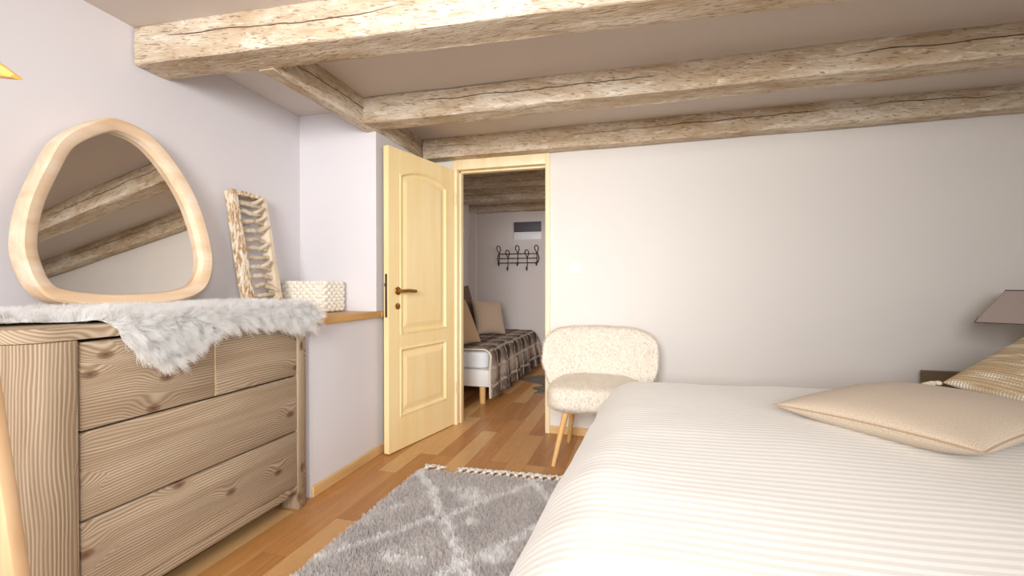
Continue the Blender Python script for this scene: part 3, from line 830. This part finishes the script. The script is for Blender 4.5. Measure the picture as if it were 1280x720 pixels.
# slub patterned cushion at the right edge
sl = NT('slub_weave', .95, .1); v, u, _ = sl.sep(sl.uv())
row = sl.math('FLOOR', sl.math('MULTIPLY', v, 88.))
rf = sl.math('MULTIPLY_ADD', sl.math('SINE', sl.math('MULTIPLY', v, 88*2*PI)), .5, .5)
st_ = sl.math('MULTIPLY_ADD', sl.math('SINE', sl.math('MULTIPLY_ADD', u, 640., sl.math('MULTIPLY', row, 2.1))), .5, .5)
pn = sl.noise(sl.comb(sl.math('MULTIPLY', u, 3.5), sl.math('MULTIPLY', row, .61)), 1., 2., .6)
pb = sl.noise(sl.comb(sl.math('MULTIPLY', u, 2.2), sl.math('MULTIPLY', v, 11.)), 1., 3., .6)
pick = sl.math('MULTIPLY', sl.sstep(sl.math('MULTIPLY_ADD', pn, .5, sl.math('MULTIPLY', pb, .5)), .47, .55), sl.sstep(st_, .15, .5))
cc = sl.mix(rf, '#b09875', '#cab594'); cc = sl.mix(pick, cc, '#efe8dc')
sl.col(cc); sl.bump(sl.math('MULTIPLY', rf, sl.math('MULTIPLY_ADD', st_, .5, .5)), .5, .005)
c0 = Vector((1.150, 2.20, .698))
du_ = Vector((.83, .37, .41)).normalized()           # along the upper-left edge of the cushion
dv0 = Vector((.50, -.85, -.10)).normalized()
dv_ = (dv0 - du_*dv0.dot(du_)).normalized(); dn = du_.cross(dv_)
if dn.z < 0: dn = -dn
hs2 = .25
ctr = c0 + du_*hs2 + dv_*hs2 + dn*.015
cushion('cushion', 'tan and cream slub-striped cushion with corner tassels at the right edge', 'cushion', Matrix.Translation(ctr) @ Matrix((du_, dv_, dn)).transposed().to_4x4(), hs2, .075, sl.m, None, None, tassels=[(-1, -1)])

# ------------------------------------------------------------------ nightstand and lamp
ns = thing('nightstand', 'dark brown wooden nightstand in the corner behind the bed', 'nightstand', (1.88, 3.05, 0))
obj('back_board', box(B(), 1.595, 2.24, 3.235, 3.265, .06, .592, .002), RUST_DK, ns)
obj('nightstand_top', box(B(), 1.62, 2.22, 2.80, 3.234, .44, .475, .003), RUST_DK, ns)
obj('side_panel', box(B(), 1.62, 1.645, 2.81, 3.234, .0, .44, .003), RUST_DK, ns); obj('side_panel', box(B(), 2.195, 2.22, 2.81, 3.234, .0, .44, .003), RUST_DK, ns)
obj('drawer', box(B(), 1.65, 2.19, 2.812, 3.2, .25, .43, .003), RUST_DK, ns)
obj('shelf', box(B(), 1.646, 2.194, 2.83, 3.23, .06, .085, .002), RUST_DK, ns)
lp = thing('table_lamp', 'table lamp with a square brown linen shade on a wooden block base', 'lamp', (1.96, 2.92, .475))
LB = m_wood('lamp_block', 'z', '#8b6f4d', '#a58862', '#bb9f78', .7, 30.)
SH = m_fabric('brown_linen', '#978780', '#b3a49d', 500., 500., .1)
LR = Matrix.Translation((1.96, 2.92, 0)) @ Matrix.Rotation(math.radians(-31), 4, 'Z')
obj('lamp_base', box(B(), -.05, .05, -.05, .05, .475, .872, .004, M=LR), LB, lp)
obj('lamp_neck', lathe(B(), [(.0, .872), (.018, .872), (.018, .94), (0, .94)], (0, 0, 0), 'z', 14, LR), BLACK, lp)
bm = B()
def shade(h0, h1, z0, z1):
    t = bmesh.new(); uvl = t.loops.layers.uv.verify()
    for k in range(4):
        M = Matrix.Rotation(k*PI/2, 4, 'Z')
        q = [(-h0, -h0, z0), (h0, -h0, z0), (h1, -h1, z1), (-h1, -h1, z1)]
        f = t.faces.new([t.verts.new(M @ Vector(p)) for p in q])
        for l, p in zip(f.loops, q): l[uvl].uv = (p[0], p[2]*1.3)
    bmesh.ops.remove_doubles(t, verts=t.verts, dist=.0001)
    return t
merge(bm, shade(.255, .150, .909, 1.067), LR)
s_ = obj('lamp_shade', bm, SH, lp, smooth=False); md = s_.modifiers.new('thick', 'SOLIDIFY'); md.thickness = .003
bm = B()
for h, z in ((.256, .909), (.151, 1.067)):
    tube(bm, [LR @ Vector((sx*h, sy*h, z)) for sx, sy in ((-1, -1), (1, -1), (1, 1), (-1, 1))], .0022, 6, closed=True)
obj('shade_trim', bm, m_plain('dark_trim', '#4d4550', .8), lp)

# ------------------------------------------------------------------ boucle chair
TED = NT('cream_boucle', .95, .1); o_ = TED.obj()
n1 = TED.noise(o_, 95., 3., .6, .5); n2 = TED.noise(o_, 16., 3.)
TED.col(TED.mix(n1, '#e8dfd2', '#f6f0e6')); TED.bump(TED.math('MULTIPLY_ADD', n2, .6, n1), .7, .010); TED = TED.m
TEDH = m_hair('cream_fleece', '#ece4d9', '#f8f3eb')
ch = thing('accent_chair', 'small cream fleece chair with beech legs between the bed and the doorway', 'chair', (-.26, 2.98, 0))
cx, cy = -.262, 2.985
def bend(w, q):
    zt = (q.z+1)/2
    taper = .80 + .20*min(1, zt*1.9)**.8
    w.x *= taper
    w.y += -.9*(abs(w.x)/.37)**2.4*.14 + .10*(zt-.4)
    w.z -= .014*(abs(w.x)/.37)**3
    return w
bm = B(); sbox(bm, (cx, 3.175, .585), (.375, .062, .222), 5., 24, fn=bend)
for v in bm.verts: v.co += Vector([noise.noise(v.co*14+Vector((0, 0, k*5)))*.006 for k in range(3)])
bk_ = obj('backrest', bm, TED, ch)
bm = B(); sbox(bm, (cx, 2.955, .402), (.295, .275, .088), 4.2, 22, fn=lambda w, q: Vector((w.x*(1-.08*max(0, q.y)), w.y, w.z+.012*(1-q.x*q.x))))
for v in bm.verts: v.co += Vector([noise.noise(v.co*14+Vector((0, 0, k*5)))*.005 for k in range(3)])
st2 = obj('seat', bm, TED, ch)
for o in (bk_, st2):
    o.data.materials.append(TEDH)
    hair(o, 14000, .011, 5, 2, normal=.0014, rand=.0016, clump=.15, r2=.004, re=.004, rad=.0011, tr=.6, step=3, rstep=2)
for (tx, ty, bx, by) in ((-.430, 2.78, -.505, 2.735), (-.090, 2.78, -.02, 2.735), (-.430, 3.11, -.478, 3.175), (-.090, 3.11, -.045, 3.175)):
    obj('leg', tube(B(), [(bx, by, 0), (bx*.98+tx*.02, by*.98+ty*.02, .01), (tx, ty, .345)], [.0115, .013, .0205], 16), BEECH, ch)

# ------------------------------------------------------------------ light switch
sw = thing('light_switch', 'white light switch on the wall right of the doorway', 'light switch', (-.457, YW, 1.213))
obj('switch_plate', box(B(), -.498, -.416, YW-.008, YW, 1.170, 1.256, .003), WHITEP, sw)
obj('rocker', box(B(), -.486, -.428, YW-.012, YW-.006, 1.182, 1.244, .002), WHITEP, sw)

# ------------------------------------------------------------------ back room: daybed, cushions, coat rack, wall panel, hide
db = thing('daybed', 'white daybed on round wooden legs in the room behind the door', 'daybed', (-1.78, 4.95, 0))
bx0, bx1, dy0, dy1 = -2.26, -1.32, 3.96, 5.96
obj('bed_base', box(B(), bx0, bx1, dy0, dy1, .16, .315, .008), WHITEW, db)
obj('mattress', sbox(B(), ((bx0+bx1)/2, (dy0+dy1)/2, .40), ((bx1-bx0)/2-.005, (dy1-dy0)/2-.005, .085), 12, 18), SHEET, db)
for x in (bx0+.08, -1.405):
    for y in (dy0+.06, dy1-.10): obj('leg', tube(B(), [(x, y, 0), (x, y, .165)], [.027, .030], 18), BEECH, db)
pb_ = NT('plaid_fur', .9, .1); u, v, _ = pb_.sep(pb_.uv())
wob = pb_.noise(pb_.uv(), 6., 2.); u2 = pb_.math('MULTIPLY_ADD', wob, .05, u); v2 = pb_.math('MULTIPLY_ADD', wob, .05, v)
la = pb_.sstep(pb_.math('SINE', pb_.math('MULTIPLY', u2, 2*PI/.155)), .80, .97); lb = pb_.sstep(pb_.math('SINE', pb_.math('MULTIPLY', v2, 2*PI/.155)), .80, .97)
wa = pb_.math('MULTIPLY_ADD', pb_.math('SINE', pb_.math('MULTIPLY', u2, 2*PI/.31)), .5, .5); wb = pb_.math('MULTIPLY_ADD', pb_.math('SINE', pb_.math('MULTIPLY', v2, 2*PI/.31)), .5, .5)
dk = pb_.math('MULTIPLY', pb_.math('ADD', wa, wb), .5)
nzz = pb_.noise(pb_.uv(), 28., 4., .7)
col = pb_.ramp(pb_.math('MULTIPLY_ADD', nzz, .5, pb_.math('MULTIPLY', dk, .6)), [(.3, '#3f342e'), (.55, '#77685e'), (.8, '#ac9e93')])
col = pb_.mix(pb_.math('MULTIPLY', pb_.math('MAXIMUM', la, lb), pb_.sstep(nzz, .36, .62, .1, .75)), col, '#d3c8bd')
pb_.col(col); pb_.bump(nzz, .6, .01)
def blanket(a, b):
    y = 3.985 + b*(5.985-3.985); W = .80; H = .40
    s = a*(W+H)      # from the wall side across the top and down the room side
    x0 = -2.13; xe = -1.315; R = .07
    hx, d = fold(s-(xe-x0-R), R)
    x = x0 + min(s, xe-x0-R) + hx; z = .492 - d
    k = max(0, d-.05)
    x += .20*k*(.4+.6*b) + .018*math.sin(y*17+1.)*min(1, k*5) + .012*noise.noise(Vector((y*7, k*4, 0)))*min(1, k*8)
    z += .008*noise.noise(Vector((x*6, y*6, 2)))
    y2 = y - .05*max(0, min(1, k*3))*(1-b)*2 + (.0 if b < .9 else 0)
    if b > .93: z -= .30*((b-.93)/.07)**2*(1 if d < .05 else .2)
    return Vector((x, y2, max(z, .035)))
bm = B(); grid(bm, 60, 110, blanket, lambda a, b: (a*1.2, b*2.0))
bl = thing('blanket', 'dark brown plaid fur blanket spread over the daybed and hanging down its side', 'blanket', (-1.75, 4.95, .49))
t_ = obj('blanket_cloth', bm, pb_.m, bl, up=True); md = t_.modifiers.new('thick', 'SOLIDIFY'); md.thickness = .010; md.offset = 1.
obj('hem', tube(B(), [blanket(k/40, 0)+Vector((.004, -.004, .004)) for k in range(41)], .0085, 7), TASS, bl)
def lean(c, nx, ny, tiltdeg, spin=0.):
    n = Vector((nx, ny, 0)).normalized(); r = Vector((-n.y, n.x, 0)); up = Vector((0, 0, 1)); a = math.radians(tiltdeg)
    n2 = n*math.cos(a) + up*math.sin(a); u2 = up*math.cos(a) - n*math.sin(a)
    M = Matrix((r, u2, n2)).transposed().to_4x4()
    return Matrix.Translation(c) @ M @ Matrix.Rotation(math.radians(spin), 4, 'Z')
DBR = m_fabric('dark_brown_velvet', '#5a463b', '#7d6555', 500., 500., .15)
TAN = m_fabric('tan_weave', '#9d8062', '#c0a382', 500., 500., .2)
GRB = m_fabric('oat_weave', '#a48d78', '#cbb6a1', 500., 500., .2)
cushion('cushion', 'light beige cushion standing at the right end of the daybed pillows', 'cushion', lean((-1.74, 5.20, .705), .84, -.54, 20, -4), .215, .075, GRB, None, n=20)
cushion('cushion', 'tall dark brown cushion behind the beige one on the daybed', 'cushion', lean((-2.05, 5.04, .785), .95, -.35, 16, 6), .285, .07, DBR, None, n=20)
cushion('cushion', 'tan cushion at the near end of the daybed, half hidden by the door', 'cushion', lean((-1.72, 4.20, .715), .90, -.30, 24, 3), .235, .07, TAN, None, n=20)
cushion('cushion', 'brown cushion just behind the tan one on the daybed', 'cushion', lean((-1.95, 4.60, .735), .95, -.2, 20, -3), .245, .065, m_fabric('brown_weave', '#7a604c', '#9c8068', 500., 500., .2), None, n=20)
# coat rack
cr = thing('coat_rack', 'dark wrought iron coat rack with five looped hooks on the end wall', 'coat rack', (-1.61, 6.095, 1.45))
yk = 6.075
for z in (1.512, 1.450, 1.388): obj('rail', tube(B(), [(-1.885, yk, z), (-1.61, yk-.008, z), (-1.338, yk, z)], .006, 8), IRON, cr)
for x in (-1.885, -1.338):
    obj('end_bar', tube(B(), smooth_open([(x, yk, 1.515), (x-.018 if x < -1.6 else x+.018, yk, 1.45), (x, yk, 1.385)], 6), .0075, 8), IRON, cr)
for i, x in enumerate((-1.878, -1.752, -1.613, -1.481, -1.347)):
    up = 1.620 if i % 2 == 0 else 1.560; dn_ = 1.360 if i % 2 == 0 else 1.295
    pts = [(x, yk-.045, dn_+.022), (x, yk-.050, dn_-.004), (x, yk-.022, dn_-.008), (x, yk-.010, dn_+.03), (x, yk-.010, up-.11), (x-.024, yk-.03, up-.045), (x-.020, yk-.04, up-.010), (x, yk-.045, up), (x+.020, yk-.04, up-.010), (x+.024, yk-.03, up-.045), (x+.003, yk-.012, up-.105)]
    bm = tube(B(), smooth_open(pts, 5), .0062, 8); sbox(bm, (x, yk-.045, dn_+.024), (.012, .012, .012), 2.2, 3)
    obj('hook', bm, IRON, cr)
wp = thing('wall_panel', 'small wall panel half dark grey and half white above the coat rack', 'wall panel', (-1.48, 6.10, 1.82))
obj('upper_half', box(B(), -1.672, -1.292, 6.085, 6.10, 1.81, 1.945, .002), GREYP, wp)
obj('lower_half', box(B(), -1.672, -1.292, 6.085, 6.10, 1.702, 1.808, .002), WHITEP, wp)
# grey hide rug on the back room floor
hp = [(-1.30, 5.10), (-1.19, 5.33), (-1.05, 5.40), (-.92, 5.62), (-.80, 5.45), (-.60, 5.42), (-.42, 5.15), (-.55, 4.95), (-.50, 4.70), (-.75, 4.72), (-.88, 4.55), (-1.02, 4.45), (-1.0, 4.62), (-1.09, 4.72), (-.98, 4.86), (-1.12, 4.97)]
HIDE = NT('grey_hide', .9, .1); nh = HIDE.noise(HIDE.scale(HIDE.obj(), (9, 30, 1)), 1., 4., .7)
HIDE.col(HIDE.ramp(nh, [(.3, '#5d5854'), (.6, '#857f79'), (.8, '#b5aea6')])); HIDE.bump(nh, .5, .01)
tag(obj('hide_rug', prism(B(), [tuple(p)[:2] for p in smooth_closed([Vector((a, b, 0)) for a, b in hp], 3)], .001, .012, 'z'), HIDE.m, loc=(-.9, 5.05, 0)), 'grey pointed hide rug on the floor beyond the doorway', 'rug')

# ------------------------------------------------------------------ lights, world, camera
def area(name, loc, target, sx, sy, power, col=(1, 1, 1)):
    l = bpy.data.lights.new(name, 'AREA'); l.shape = 'RECTANGLE'; l.size = sx; l.size_y = sy; l.energy = power; l.color = col
    o = bpy.data.objects.new(name, l); C.objects.link(o); o.location = loc
    o.rotation_euler = (Vector(target)-Vector(loc)).to_track_quat('-Z', 'Y').to_euler(); return o
l_ = area('window_daylight', (-.30, -1.8, 1.78), (-.80, 3.3, .90), 1.3, 1.2, 53, (1., .99, .975)); l_.data.spread = math.radians(88)
l_ = area('side_fill', (1.7, -1.3, 1.55), (-1.7, 1.6, .7), .9, 1.2, 15, (1., .99, .98)); l_.data.spread = math.radians(75)  # unseen fill, added to brighten the dresser front and fur throw
area('back_room_daylight', (.6, 4.6, 1.6), (-1.6, 5.0, .8), 1.0, 1.0, 15, (1., .94, .88))
w = bpy.data.worlds.new('world'); bpy.context.scene.world = w; w.use_nodes = True
w.node_tree.nodes['Background'].inputs[0].default_value = (.97, .98, 1., 1); w.node_tree.nodes['Background'].inputs[1].default_value = .66
cam = bpy.data.cameras.new('camera'); co = bpy.data.objects.new('camera', cam); C.objects.link(co)
cam.sensor_width = 36; cam.lens = 575/1280*36; cam.clip_start = .02
co.location = (0, 0, 1.10)
co.rotation_euler = (math.radians(90-.5), 0, math.radians(15.6))
sc = bpy.context.scene; sc.camera = co
sc.view_settings.view_transform = 'Standard'; sc.view_settings.look = 'None'; sc.view_settings.exposure = 0.
